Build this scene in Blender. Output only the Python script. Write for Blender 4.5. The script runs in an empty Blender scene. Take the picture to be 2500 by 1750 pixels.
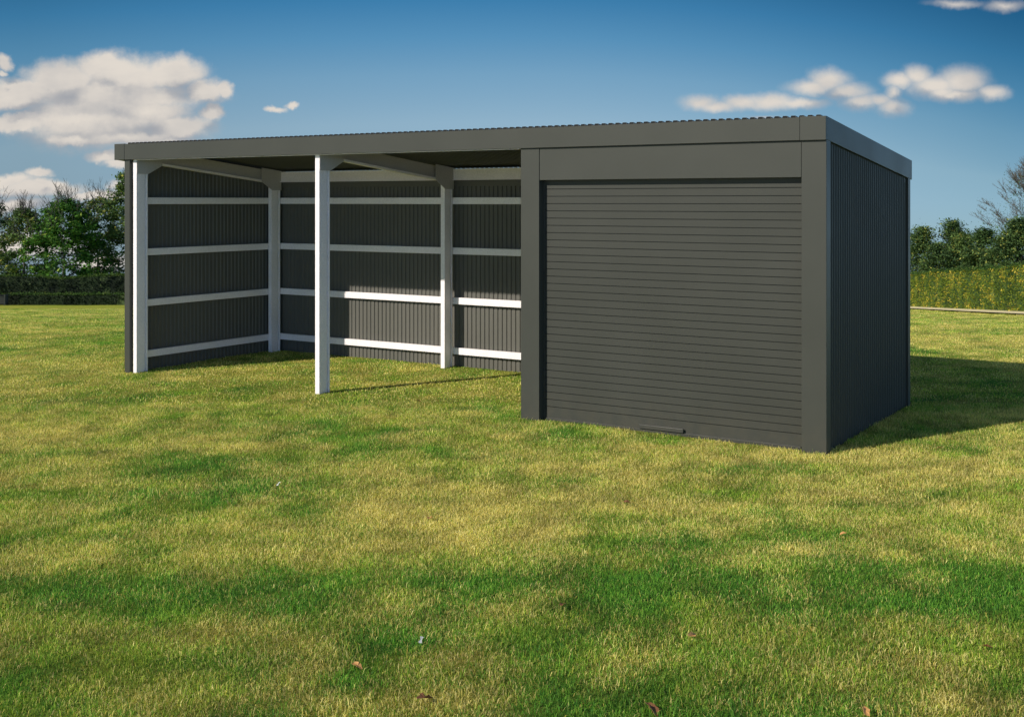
import bpy, math, random
from mathutils import Vector, Matrix, noise as mnoise
R = math.radians
D = bpy.data
scene = bpy.context.scene
col = scene.collection
random.seed(7)

# ------------------------------------------------------------------ camera frame
F, HY, CX, CAMH = 2861.9, 491.8, 1250.0, 2.25      # focal and horizon of the 2500 px wide picture
def gz(x, y):                                       # height of the lawn: level round the shed, then falling away
    z = 0.0
    if y > 19:
        t = min(y - 19, 6.0)
        z -= 0.079 * t * t / 12.0
        if y > 25: z -= 0.079 * (y - 25)
    if y > 74: z -= 0.28 * (y - 74) * min(1, (y - 74) / 12)
    r = abs(x)
    if r > 45: z -= 0.12 * (r - 45) * min(1, (r - 45) / 25)
    if y < -20: z -= 0.08 * (-20 - y)
    return z
def at(px, Y):                                      # spot on the lawn at depth Y seen in picture column px
    X = (px - CX) / F * Y
    return Vector((X, Y, gz(X, Y)))
def height_at(py, Y): return CAMH - (py - HY) * Y / F
def X_(px, Y): return (px-CX)/F*Y
def on_ground(px, py):                              # level lawn near the camera
    Y = F * CAMH / (py - HY)
    return Vector(((px - CX) / F * Y, Y, 0))

# ------------------------------------------------------------------ helpers
def tag(o, label=None, cat=None, group=None, kind=None):
    if label: o['label'] = label
    if cat: o['category'] = cat
    if group: o['group'] = group
    if kind: o['kind'] = kind
    return o
def empty(name, loc=(0, 0, 0), rz=0.0):
    o = D.objects.new(name, None); col.objects.link(o)
    o.location = loc; o.rotation_euler = (0, 0, rz); o.empty_display_size = .2
    return o
class MB:
    def __init__(s): s.v = []; s.f = []
    def add(s, vs, fs):
        n = len(s.v); s.v += [tuple(v) for v in vs]; s.f += [tuple(i + n for i in f) for f in fs]
    def box(s, x0, x1, y0, y1, z0, z1):
        v = [(x0,y0,z0),(x1,y0,z0),(x1,y1,z0),(x0,y1,z0),(x0,y0,z1),(x1,y0,z1),(x1,y1,z1),(x0,y1,z1)]
        s.add(v, [(0,3,2,1),(4,5,6,7),(0,1,5,4),(1,2,6,5),(2,3,7,6),(3,0,4,7)])
    def prism(s, poly, a, b, top=None):
        """poly in (x,y) extruded from z=a to z=b (b may be a function of y)"""
        n = len(poly)
        zt = (lambda p: b(p[1])) if callable(b) else (lambda p: b)
        s.add([(p[0], p[1], a) for p in poly] + [(p[0], p[1], zt(p)) for p in poly],
              [tuple(range(n))[::-1], tuple(range(n, 2*n))] + [(i, (i+1) % n, (i+1) % n + n, i + n) for i in range(n)])
    def plate(s, poly, x0, x1):
        """poly in (y,z), thickness along x"""
        n = len(poly)
        s.add([(x0, p[0], p[1]) for p in poly] + [(x1, p[0], p[1]) for p in poly],
              [tuple(range(n)), tuple(range(n, 2*n))[::-1]] + [(i, i + n, (i+1) % n + n, (i+1) % n) for i in range(n)])
    def tube(s, pts, rads, seg=5):
        rings = []
        n0 = len(s.v)
        for i, p in enumerate(pts):
            d = (pts[min(i+1, len(pts)-1)] - pts[max(i-1, 0)])
            if d.length < 1e-6: d = Vector((0, 0, 1))
            d.normalize()
            a = d.cross(Vector((0.31, 0.87, 0.12))); a.normalize(); b = d.cross(a)
            for k in range(seg):
                t = 2*math.pi*k/seg
                s.v.append(tuple(p + (a*math.cos(t) + b*math.sin(t)) * rads[i]))
        for i in range(len(pts)-1):
            for k in range(seg):
                k2 = (k+1) % seg
                s.f.append((n0+i*seg+k, n0+i*seg+k2, n0+(i+1)*seg+k2, n0+(i+1)*seg+k))
    def build(s, name, mat, parent=None, smooth=False, bevel=0.0, fix=True):
        me = D.meshes.new(name); me.from_pydata(s.v, [], s.f); me.update()
        if fix:
            import bmesh
            bm = bmesh.new(); bm.from_mesh(me); bmesh.ops.recalc_face_normals(bm, faces=bm.faces); bm.to_mesh(me); bm.free()
        me.materials.append(mat)
        if smooth: me.polygons.foreach_set('use_smooth', [True]*len(me.polygons))
        o = D.objects.new(name, me); col.objects.link(o); o.parent = parent
        if bevel:
            m = o.modifiers.new('Bevel', 'BEVEL'); m.width = bevel; m.segments = 2; m.limit_method = 'ANGLE'
        return o

# ------------------------------------------------------------------ node helpers
class NT:
    def __init__(s, nt): s.nt = nt; s.n = nt.nodes; s.l = nt.links
    def node(s, t, **kw):
        nd = s.n.new(t)
        for k, v in kw.items():
            if k in ('ins',): continue
            setattr(nd, k, v)
        for k, v in kw.get('ins', {}).items():
            s.put(nd.inputs[k], v)
        return nd
    def put(s, sock, v):
        if isinstance(v, bpy.types.NodeSocket): s.l.new(v, sock)
        else: sock.default_value = v
    def math(s, op, a, b=None, c=None, clamp=False):
        nd = s.n.new('ShaderNodeMath'); nd.operation = op; nd.use_clamp = clamp
        s.put(nd.inputs[0], a)
        if b is not None: s.put(nd.inputs[1], b)
        if c is not None: s.put(nd.inputs[2], c)
        return nd.outputs[0]
    def mix(s, f, a, b, mode='MIX'):
        nd = s.n.new('ShaderNodeMix'); nd.data_type = 'RGBA'; nd.blend_type = mode
        s.put(nd.inputs[0], f); s.put(nd.inputs[6], a); s.put(nd.inputs[7], b)
        return nd.outputs[2]
    def ramp(s, f, a, b, c=0.0, d=1.0, smooth=True):
        nd = s.n.new('ShaderNodeMapRange'); nd.interpolation_type = 'SMOOTHSTEP' if smooth else 'LINEAR'
        s.put(nd.inputs[0], f)
        for i, v in enumerate((a, b, c, d)): nd.inputs[i+1].default_value = v
        return nd.outputs[0]
    def noise(s, vec, scale, detail=3, rough=.55, col_=False, lac=2.0):
        nd = s.n.new('ShaderNodeTexNoise'); s.put(nd.inputs['Vector'], vec)
        nd.inputs['Scale'].default_value = scale; nd.inputs['Detail'].default_value = detail
        nd.inputs['Roughness'].default_value = rough; nd.inputs['Lacunarity'].default_value = lac
        return nd.outputs['Color' if col_ else 'Fac']
    def scalevec(s, vec, sc):
        nd = s.n.new('ShaderNodeVectorMath'); nd.operation = 'MULTIPLY'; s.put(nd.inputs[0], vec); nd.inputs[1].default_value = sc
        return nd.outputs[0]
def rgb(r, g, b): return (r, g, b, 1.0)
def srgb(r, g, b):
    f = lambda c: (c/255/12.92) if c/255 <= .04045 else ((c/255+.055)/1.055)**2.4
    return (f(r), f(g), f(b), 1.0)
def new_mat(name):
    m = D.materials.new(name); m.use_nodes = True
    t = NT(m.node_tree); b = m.node_tree.nodes['Principled BSDF']
    return m, t, b

def painted_steel(name, base, rough=.45, bump=.02):
    m, t, b = new_mat(name)
    co = t.node('ShaderNodeTexCoord').outputs['Object']
    n1 = t.noise(co, 1.3, 4); n2 = t.noise(co, 420, 2)
    g = t.node('ShaderNodeNewGeometry').outputs['Position']
    sx = t.node('ShaderNodeSeparateXYZ', ins={0: g}).outputs[2]
    dirt = t.math('MULTIPLY', t.ramp(sx, .0, .45, 1, 0), t.ramp(t.noise(co, 9, 5), .3, .7))
    v = t.math('ADD', t.math('MULTIPLY', n1, .22), .89)
    v = t.math('ADD', v, t.math('MULTIPLY', t.math('SUBTRACT', n2, .5), .10))
    c = t.mix(1.0, base, t.node('ShaderNodeCombineColor', ins={0: v, 1: v, 2: v}).outputs[0], 'MULTIPLY')
    c = t.mix(t.math('MULTIPLY', dirt, .16), c, rgb(.12, .10, .07))
    t.put(b.inputs['Base Color'], c)
    t.put(b.inputs['Roughness'], t.math('ADD', t.math('MULTIPLY', n1, .2), rough-.1))
    b.inputs['Specular IOR Level'].default_value = .22
    bp = t.node('ShaderNodeBump', ins={'Strength': bump, 'Distance': .02, 'Height': t.noise(co, 2.2, 2)})
    t.put(b.inputs['Normal'], bp.outputs[0])
    return m
def galvanised(name, base):
    m, t, b = new_mat(name)
    co = t.node('ShaderNodeTexCoord').outputs['Object']
    vor = t.node('ShaderNodeTexVoronoi', ins={'Vector': co, 'Scale': 95.0}).outputs['Color']
    sp = t.node('ShaderNodeSeparateColor', ins={0: vor}).outputs[0]
    n1 = t.noise(co, 2.5, 4)
    v = t.math('ADD', t.math('MULTIPLY', sp, .13), t.math('ADD', t.math('MULTIPLY', n1, .16), .83))
    c = t.mix(1.0, base, t.node('ShaderNodeCombineColor', ins={0: v, 1: v, 2: v}).outputs[0], 'MULTIPLY')
    t.put(b.inputs['Base Color'], c)
    b.inputs['Metallic'].default_value = .0
    t.put(b.inputs['Roughness'], t.math('ADD', t.math('MULTIPLY', sp, .12), .46))
    return m

M_STEEL = painted_steel('charcoal_painted_steel', rgb(.053, .056, .0485))
M_CLAD = painted_steel('charcoal_cladding', rgb(.120, .116, .102), .55)
M_DOOR = painted_steel('charcoal_roller_door', rgb(.050, .052, .0455), .42)
M_ROOF = painted_steel('charcoal_roof_sheet', rgb(.095, .098, .088), .5)
M_GALV = galvanised('galvanised_steel', rgb(.93, .865, .88))
M_PLATE = galvanised('shaded_galvanised', rgb(.50, .465, .455))  # darker galvanised copy; shade on knee plates and rafter webs in the colour

# ------------------------------------------------------------------ camera
cam = D.cameras.new('Camera'); camo = D.objects.new('Camera', cam); col.objects.link(camo)
camo.location = (0, 0, CAMH); camo.rotation_euler = (R(90), 0, 0)
cam.sensor_width = 36; cam.lens = 36*F/2500; cam.shift_y = -(875-HY)/2500
cam.clip_start = .05; cam.clip_end = 3000
scene.camera = camo

# ------------------------------------------------------------------ sun and sky
SH = R(32.4); EL = R(29.7)
sun_dir = Vector((-math.cos(SH)*math.cos(EL), -math.sin(SH)*math.cos(EL), math.sin(EL)))
sl = D.lights.new('sun', 'SUN'); sl.energy = 4.6; sl.angle = R(.55); sl.color = (1.0, .93, .82)
so = D.objects.new('sun', sl); col.objects.link(so); so.location = (-20, -12, 20)
so.rotation_euler = sun_dir.to_track_quat('Z', 'Y').to_euler()

world = D.worlds.new('World'); scene.world = world; world.use_nodes = True
w = NT(world.node_tree); w.n.clear()
wc = w.node('ShaderNodeTexCoord').outputs['Generated']
nrm = w.node('ShaderNodeVectorMath', operation='NORMALIZE', ins={0: wc}).outputs[0]
sep = w.node('ShaderNodeSeparateXYZ', ins={0: nrm})
wx, wy, wz = sep.outputs
# the blue is deepest away from the middle of the view: nudge the gradient with azimuth
az0 = w.math('ARCTAN2', wx, wy)
ar = w.math('MINIMUM', w.math('MAXIMUM', w.math('DIVIDE', az0, .39), 0.0), 1.3)
al = w.math('MINIMUM', w.math('MAXIMUM', w.math('DIVIDE', az0, -.39), 0.0), 1.3)
shift = w.math('ADD', w.math('MULTIPLY', w.math('MULTIPLY', ar, ar), .052), w.math('MULTIPLY', w.math('MULTIPLY', al, al), .024))
wz_true = wz
wz = w.math('ADD', wz, w.math('MULTIPLY', shift, w.ramp(wz, -.035, .03)))
# sky gradient, drawn out so the deep blue starts low and the haze reaches below eye level
zz = w.math('MAXIMUM', w.math('ADD', w.math('MULTIPLY', wz, 3.2), .30), .02)
vec = w.node('ShaderNodeCombineXYZ', ins={0: wx, 1: wy, 2: zz}).outputs[0]
sky = w.node('ShaderNodeTexSky'); sky.sky_type = 'NISHITA'; sky.sun_disc = False
sky.sun_elevation = EL; sky.sun_rotation = math.atan2(sun_dir.x, sun_dir.y)
sky.air_density = 1.0; sky.dust_density = .6; sky.ozone_density = 1.6; sky.altitude = 50
w.put(sky.inputs[0], vec)
# picture-like azimuth / elevation of a direction, in hundreds of pixels of the photograph
az = w.math('ARCTAN2', wx, wy)
hyp = w.math('SQRT', w.math('ADD', w.math('MULTIPLY', wx, wx), w.math('MULTIPLY', wy, wy)))
front = w.math('GREATER_THAN', wy, 0.05)
U = w.math('MULTIPLY', w.math('DIVIDE', wx, w.math('MAXIMUM', wy, .05)), F/100)     # +right
V = w.math('MULTIPLY', w.math('DIVIDE', wz_true, w.math('MAXIMUM', wy, .05)), F/100)     # +up
grade = w.node('ShaderNodeValToRGB')
GR0, GR1 = -.12, .60
w.put(grade.inputs[0], w.ramp(wz, GR0, GR1, 0, 1, smooth=False))
SKYGRADE = [(-.12, (.60, .66, .85)), (-.07, (.70, .76, .93)), (-.024, (1.44, 1.32, 1.07)), (.022, (2.2, 2.07, 1.6)), (.067, (2.85, 2.75, 2.07)),
            (.108, (2.25, 2.75, 2.3)), (.139, (1.40, 2.45, 2.34)), (.169, (.76, 2.0, 2.17)), (.215, (.22, 1.15, 1.5)), (.29, (1.0, 1.3, 1.4)), (.60, (1.25, 1.1, 1.0))]
el = grade.color_ramp.elements
while len(el) < len(SKYGRADE): el.new(.5)
for e, (p, c) in zip(el, SKYGRADE): e.position = (p-GR0)/(GR1-GR0); e.color = (c[0]/5, c[1]/5, c[2]/5, 1)
skyc = w.mix(1.0, sky.outputs[0], grade.outputs[0], 'MULTIPLY')
gl = w.math('MULTIPLY', w.ramp(w.math('ADD', w.math('MULTIPLY', wx, .80), w.math('MULTIPLY', wy, -.60)), -.20, .55), w.ramp(wz, .15, .65, 1, .35))      # added warm fill: sky behind and right of camera brightened for shaded faces
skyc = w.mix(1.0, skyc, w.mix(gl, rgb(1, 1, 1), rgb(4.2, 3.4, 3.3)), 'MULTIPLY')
skyc = w.mix(w.math('MINIMUM', w.math('MULTIPLY', ar, ar), 1.0), skyc, w.mix(1.0, skyc, rgb(.80, .86, .84), 'MULTIPLY'))
skyc = w.mix(w.math('MINIMUM', w.math('MULTIPLY', al, al), 1.0), skyc, w.mix(1.0, skyc, rgb(.84, .82, .79), 'MULTIPLY'))

BLOBS = [  # centre px, centre py, half width, half height, weight
 (55,225,120,42,1),(150,195,110,55,1),(250,165,75,42,1),(300,190,130,65,1),(420,180,95,48,1),(500,225,60,38,1),(545,222,28,26,1),
 (270,235,270,48,1), (250,285,250,95,.95),(40,250,90,28,1),
 (50,298,110,28,1),(200,290,160,38,1),(360,275,130,38,1),(430,315,110,42,1),(515,280,38,28,1),(300,335,220,26,1),
 (180,340,90,20,1),(420,352,90,20,.9),(260,385,62,20,.9),(300,400,60,16,.9),
 (0,440,110,22,.95),(95,425,38,16,.9),(90,462,140,26,.95),(240,478,110,18,.8),(310,455,60,18,.8),(20,500,150,25,.8),
 (8,155,34,22,.75),(0,180,24,12,.7),
 (672,264,36,12,.72),(708,252,24,12,.7),
 (1708,250,48,20,.92),(1745,256,70,14,.88),(1810,249,60,18,.92),(1885,247,80,20,.92),(1950,250,85,15,.85),
 (1985,212,66,22,.88),(2025,198,52,28,.95),(2070,225,62,24,.85),
 (2100,250,56,24,.80),(2180,260,46,26,.80),(2150,245,60,20,.7),(2180,226,28,28,.68),
 (2195,196,46,20,.88),(2240,184,36,26,.9),(2280,208,70,30,.92),(2345,200,66,36,1),(2330,232,80,18,.9),(2415,228,46,22,.88),(2300,225,55,22,.85),
 (2330,8,100,16,.40),(2450,14,80,20,.42),(1865,285,55,8,.42),
(60,600,190,40,.8),(250,640,120,30,.7)]
def cloud_density(u, v, blobs):
    acc = None
    for (px, py, rx, ry, wt) in blobs:
        a = w.math('MULTIPLY_ADD', u, 100/rx, -(px-CX)/rx)
        b = w.math('MULTIPLY_ADD', v, 100/ry, -(HY-py)/ry)
        q = w.math('MULTIPLY_ADD', a, a, w.math('MULTIPLY', b, b))
        d = w.math('MULTIPLY_ADD', w.math('SQRT', q), -1.0, 1.0)
        if wt < 1: d = w.math('SUBTRACT', d, (1-wt)*.75)
        acc = d if acc is None else w.math('SMOOTH_MAX', acc, d, .12)
    return acc
uv = w.node('ShaderNodeCombineXYZ', ins={0: U, 1: V, 2: 0.0}).outputs[0]
def cloud_bg(blobs, fsc, amp, soft):
    ws = w.node('ShaderNodeSeparateColor', ins={0: w.noise(uv, .9, 5, .6, True)})
    ws2 = w.node('ShaderNodeSeparateColor', ins={0: w.noise(uv, 3.4, 4, .62, True)})
    def warp(base, k, a1, a2):
        return w.math('ADD', base, w.math('ADD', w.math('MULTIPLY_ADD', ws.outputs[k], a1, -a1/2), w.math('MULTIPLY_ADD', ws2.outputs[k], a2, -a2/2)))
    U1 = warp(U, 0, .75*amp, .26*amp); V1 = warp(V, 1, .55*amp, .22*amp)
    den = cloud_density(U1, V1, blobs)
    fine = w.noise(uv, fsc, 7, .62)
    dn = w.math('ADD', den, w.math('MULTIPLY_ADD', fine, .42, -.19))
    alpha = w.ramp(dn, -soft*.35, soft)
    den2 = cloud_density(w.math('SUBTRACT', U1, .14), w.math('ADD', V1, .42), blobs)
    fine2 = w.noise(w.node('ShaderNodeVectorMath', operation='ADD', ins={0: uv, 1: (-.10, .22, 0)}).outputs[0], fsc, 5, .6)
    lit = w.math('SUBTRACT', w.math('ADD', den, w.math('MULTIPLY', fine, .40)), w.math('ADD', den2, w.math('MULTIPLY', fine2, .40)))
    litf = w.ramp(lit, -.50, .34)
    billow = w.noise(w.scalevec(uv, (.6, 1.2, 1)), .8, 4, .5)
    litf = w.math('ADD', w.math('MULTIPLY', litf, .66), w.math('MULTIPLY', w.ramp(billow, .34, .62), .34))
    ccol = w.mix(litf, rgb(.36, .37, .40), rgb(.78, .71, .63))
    fin = w.mix(w.math('MULTIPLY', alpha, .95), skys.outputs[0], ccol)
    return w.node('ShaderNodeBackground', ins={0: fin, 1: 1.0}).outputs[0]
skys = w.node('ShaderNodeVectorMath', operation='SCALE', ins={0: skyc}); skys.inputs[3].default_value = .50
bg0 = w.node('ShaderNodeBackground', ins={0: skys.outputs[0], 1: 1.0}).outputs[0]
left = [b for b in BLOBS if b[0] < 1200]; right = [b for b in BLOBS if b[0] >= 1200]
# clouds are only worked out for the parts of the sky that hold them
def gate(u0, u1, v0, v1):
    g1 = w.math('LESS_THAN', w.math('ABSOLUTE', w.math('SUBTRACT', U, (u0+u1)/2)), (u1-u0)/2)
    g2 = w.math('LESS_THAN', w.math('ABSOLUTE', w.math('SUBTRACT', V, (v0+v1)/2)), (v1-v0)/2)
    return w.math('MULTIPLY', w.math('MULTIPLY', g1, g2), front)
m1 = w.node('ShaderNodeMixShader', ins={0: gate(-17, -4.6, -3.2, 4.6), 1: bg0, 2: cloud_bg(left, 2.0, .9, .52)})
m2 = w.node('ShaderNodeMixShader', ins={0: gate(3.2, 14.5, -.2, 6.2), 1: m1.outputs[0], 2: cloud_bg([(a_, b_, c_*1.12, d_*1.18, e_) for (a_, b_, c_, d_, e_) in right], 1.5, .55, .85)})
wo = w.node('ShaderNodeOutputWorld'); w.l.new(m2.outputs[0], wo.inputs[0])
world.cycles.sampling_method = 'MANUAL'; world.cycles.sample_map_resolution = 256

scene.view_settings.view_transform = 'Standard'; scene.view_settings.look = 'None'
scene.view_settings.exposure = 0; scene.view_settings.gamma = 1
scene.cycles.max_bounces = 6; scene.cycles.diffuse_bounces = 3; scene.cycles.transmission_bounces = 3; scene.cycles.glossy_bounces = 2

# ------------------------------------------------------------------ how dry and how lush the lawn is, spot by spot
def fbm(x, y, size, seed, octs=3):
    v = 0; a = 1; t = 0
    for k in range(octs):
        v += a*mnoise.noise(Vector((x/size, y/size, seed+k*7.3))); t += a; a *= .55; size *= .5
    return v/t
def patch(px, py, w, h, k):                          # an oval patch of the level lawn
    a, b = on_ground(px, py-h/2), on_ground(px, py+h/2)
    c = on_ground(px, py)
    return (c.x, (a.y+b.y)/2, w/2*c.y/F, abs(a.y-b.y)/2, k)
PATCHES = [patch(*p) for p in (
    # lush
    (1750,1425,1500,120,-1.0), (2330,1440,500,110,-.8), (430,1450,760,100,-1.0), (1080,1545,420,110,-.9), (330,1180,640,130,-.75), (700,1240,300,90,-.5),
    (960,1055,260,40,-.8), (1900,1150,420,70,-.6), (1330,1075,200,40,-.4), (750,1660,500,60,-.5), (1950,1300,250,50,-.6), (1250,990,300,26,-.3), (520,1130,420,60,-.5),
    (1600,1690,300,60,-.4), (2200,1600,300,80,-.4), (60,1600,260,120,-.5),
    # straw
    (1140,1250,560,170,.75), (1600,1135,800,130,.65), (2180,1230,460,220,.6), (1430,1600,560,120,.6), (380,1530,600,55,.6), (640,1705,700,80,.5),
    (140,1280,360,70,.6), (1080,945,420,60,.6), (450,1010,420,40,.4), (980,1190,500,60,.4), (2350,1700,420,110,.5), (1850,1660,420,50,.4), (100,1010,260,26,.5), (560,1370,360,36,.4))]
def lawn_at(x, y):
    f = .60*fbm(x, y, 1.3, 1) + .85*fbm(x, y, .42, 5) + .60*fbm(x, y, .16, 12, 2) + .34*fbm(x, y, 4.2, 9, 2)
    wx_, wy_ = x+.35*fbm(x, y, .8, 21), y+.35*fbm(x, y, .8, 31)
    p = 0.0
    for (cx_, cy_, rx, ry, k) in PATCHES:
        d = ((wx_-cx_)/rx)**2+((wy_-cy_)/ry)**2
        if d < 5: p += k*math.exp(-d*1.1)
    base = .55 if y > 7.6 else .55-.33*min(1, (7.6-y)/1.0)
    dry = base - .02 + 1.30*f + .38*p
    lush = .30 + 1.7*fbm(x, y, .8, 41) + 1.3*fbm(x, y, .22, 51, 2) - .42*p - .7*(dry-.5)
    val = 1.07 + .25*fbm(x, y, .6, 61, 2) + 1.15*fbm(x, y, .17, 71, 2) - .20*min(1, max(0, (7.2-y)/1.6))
    return min(1, max(0, dry)), min(1, max(0, lush)), min(1.35, max(.45, val))
# ------------------------------------------------------------------ lawn colour (shared by sheet and blades)
def lawn_sheet_mat():
    m, t, b = new_mat('lawn')
    pos = t.node('ShaderNodeNewGeometry').outputs['Position']; p = t.scalevec(pos, (1, 1, 0))
    sp = t.node('ShaderNodeSeparateXYZ', ins={0: pos})
    at_ = t.node('ShaderNodeAttribute'); at_.attribute_name = 'dry'; dry = at_.outputs['Fac']
    at2 = t.node('ShaderNodeAttribute'); at2.attribute_name = 'lush'; lush = at2.outputs['Fac']
    mid = t.noise(t.scalevec(p, (.8, 1, 1)), 1.5, 4, .6); small = t.noise(p, 8, 3, .6)
    grain = t.noise(p, 60, 3, .7)
    streak = t.noise(t.scalevec(p, (.16, 1, 1)), 1.1, 4, .6)
    green = t.mix(t.ramp(small, .3, .7), rgb(.10, .24, .022), rgb(.27, .40, .045))
    green = t.mix(t.math('MULTIPLY', lush, .7), green, rgb(.03, .13, .025))
    straw = t.mix(t.ramp(mid, .3, .7), rgb(.46, .42, .065), rgb(.58, .52, .11))
    c = t.mix(dry, green, straw)
    far = t.ramp(sp.outputs[1], 20, 36, 0, 1)
    farc = t.mix(t.ramp(streak, .36, .64), rgb(.24, .33, .025), rgb(.48, .45, .065))
    c = t.mix(t.math('MULTIPLY', far, .85), c, farc)
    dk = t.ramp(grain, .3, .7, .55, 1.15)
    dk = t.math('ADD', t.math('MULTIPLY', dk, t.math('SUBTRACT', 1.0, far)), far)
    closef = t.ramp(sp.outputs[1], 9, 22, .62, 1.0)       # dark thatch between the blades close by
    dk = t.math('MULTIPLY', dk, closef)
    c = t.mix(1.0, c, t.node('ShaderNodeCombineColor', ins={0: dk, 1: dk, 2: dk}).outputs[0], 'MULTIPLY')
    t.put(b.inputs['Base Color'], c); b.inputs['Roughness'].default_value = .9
    b.inputs['Specular IOR Level'].default_value = .1
    bp = t.node('ShaderNodeBump', ins={'Strength': .9, 'Distance': .03, 'Height': t.noise(p, 28, 4, .7)})
    t.put(b.inputs['Normal'], bp.outputs[0])
    return m
def blade_mat():
    m, t, b = new_mat('grass_blades')
    def att(n):
        a = t.node('ShaderNodeAttribute'); a.attribute_type = 'INSTANCER'; a.attribute_name = n; return a.outputs['Fac']
    dry, lush = att('dry'), att('lush')
    oi = t.node('ShaderNodeObjectInfo').outputs['Random']
    ri = t.node('ShaderNodeMath', operation='FRACT', ins={0: t.math('ADD', t.node('ShaderNodeNewGeometry').outputs['Random Per Island'], oi)}).outputs[0]
    r2 = t.node('ShaderNodeMath', operation='FRACT', ins={0: t.math('MULTIPLY', ri, 17.31)}).outputs[0]
    green = t.mix(r2, rgb(.10, .27, .022), rgb(.56, .66, .085))
    deep = t.mix(r2, rgb(.045, .20, .028), rgb(.24, .50, .05))
    green = t.mix(lush, green, deep)
    straw = t.mix(r2, rgb(.60, .50, .09), rgb(.97, .84, .36))
    thr = t.ramp(t.math('SUBTRACT', t.math('MULTIPLY_ADD', dry, .86, .05), ri), -.04, .04)
    c = t.mix(thr, green, straw)
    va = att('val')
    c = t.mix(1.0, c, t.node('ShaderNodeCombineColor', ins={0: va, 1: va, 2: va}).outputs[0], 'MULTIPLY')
    t.put(b.inputs['Base Color'], c); b.inputs['Roughness'].default_value = .55
    b.inputs['Specular IOR Level'].default_value = .25
    tr = t.node('ShaderNodeBsdfTranslucent', ins={0: t.mix(1.0, c, rgb(1.0, 1.1, .6), 'MULTIPLY')})
    mx = t.node('ShaderNodeMixShader', ins={0: .34, 1: b.outputs[0], 2: tr.outputs[0]})
    t.l.new(mx.outputs[0], m.node_tree.nodes['Material Output'].inputs[0])
    return m
M_LAWN = lawn_sheet_mat(); M_BLADE = blade_mat()

# ------------------------------------------------------------------ ground sheet
def lines(a, b, fine0, fine1, step, growth=1.25):
    out = []; x = fine0
    while x <= fine1: out.append(x); x += step
    s = step
    x = fine1
    while x < b: s *= growth; x += s; out.append(min(x, b))
    s = step; x = fine0
    while x > a: s *= growth; x -= s; out.insert(0, max(x, a))
    return out
xs = lines(-420, 420, -14, 14, .25, 1.08); ys = lines(-120, 560, 2, 30, .25, 1.06)
g = MB(); nx = len(xs)
def bumpz(x, y):
    return gz(x, y) + .012*(mnoise.noise(Vector((x*.9, y*.9, 3.1)))) - .004
for y in ys:
    for x in xs: g.v.append((x, y, bumpz(x, y)))
for j in range(len(ys)-1):
    for i in range(nx-1): g.f.append((j*nx+i, j*nx+i+1, (j+1)*nx+i+1, (j+1)*nx+i))
ground = g.build('lawn', M_LAWN, smooth=True, fix=False)
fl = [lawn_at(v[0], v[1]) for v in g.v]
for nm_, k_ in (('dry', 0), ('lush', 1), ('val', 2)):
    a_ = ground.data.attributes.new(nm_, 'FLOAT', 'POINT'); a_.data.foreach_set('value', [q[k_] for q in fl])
tag(ground, 'wide mown lawn of mixed green and straw coloured grass', 'lawn', kind='structure')

# ------------------------------------------------------------------ shed
TH = .5686
SC, SS = math.cos(TH), math.sin(TH)
C0 = Vector((2.798, 10.426, 0))
def shed_local(x, y):
    d = Vector((x, y)) - Vector((C0.x, C0.y))
    return d.x*SC - d.y*SS, d.x*SS + d.y*SC
shed = empty('shed', C0, -TH)
tag(shed, 'charcoal steel three bay shed, two bays open and one behind a roller door', 'shed')
def zr(y): return 3.005 - .1025*y                    # top line of the sloping gable fascia
FH = .207
XL, XR, YB = -9.394, 0.0, 2.955
# profile of the cladding: broad faces and narrow pans
def corrugation(length, pitch=.0705, depth=.013, face=.62, slope=.13):
    pts = []; s = 0.0
    while s < length - 1e-6:
        for f, d in ((0, 0), (face, 0), (face+slope, depth), (1-slope, depth)):
            q = s + f*pitch
            if q < length: pts.append((q, d))
        s += pitch
    pts.append((length, 0)); return pts
def cladding(name, p0, p1, inward, z0, ztop, label=None, mirror=False, face=.62, mat=None):
    d = Vector((p1[0]-p0[0], p1[1]-p0[1])); L = d.length; d /= L
    n = Vector(inward); m = MB(); pr = corrugation(L, face=face)
    for s, o in pr:
        q = Vector(p0) + d*s + n*(-o if not mirror else o)
        m.v += [(q.x, q.y, z0), (q.x, q.y, ztop(q.y))]
    for i in range(len(pr)-1): m.f.append((2*i, 2*i+2, 2*i+3, 2*i+1))
    o = m.build(name, mat or M_CLAD, shed, fix=False)
    if label: o['label'] = label
    return o
cladding('wall', (XL+.045, .11), (XL+.045, YB-.05), (1, 0), -.03, lambda y: zr(y)-.06, face=.30)         # left
bw = cladding('wall', (XL+.06, 2.80), (XR-.04, 2.80), (0, -1), -.03, lambda y: zr(YB)-.10)       # back, seen from inside
cladding('wall', (XL+.06, 2.93), (XR-.04, 2.93), (0, -1), -.03, lambda y: zr(YB)-.10)       # back, outer face
cladding('wall', (XR-.035, .11), (XR-.035, YB-.03), (-1, 0), -.03, lambda y: zr(y)-.06, mat=M_STEEL)    # right
cladding('wall', (-3.10, .11), (-3.10, 2.79), (-1, 0), -.03, lambda y: zr(y)-.09)   # between second and third bay
m = MB(); m.box(XL+.02, XR-.02, 2.778, 2.798, 2.455, 2.53); m.build('trim_strip', M_CLAD, shed, bevel=.002)
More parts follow.
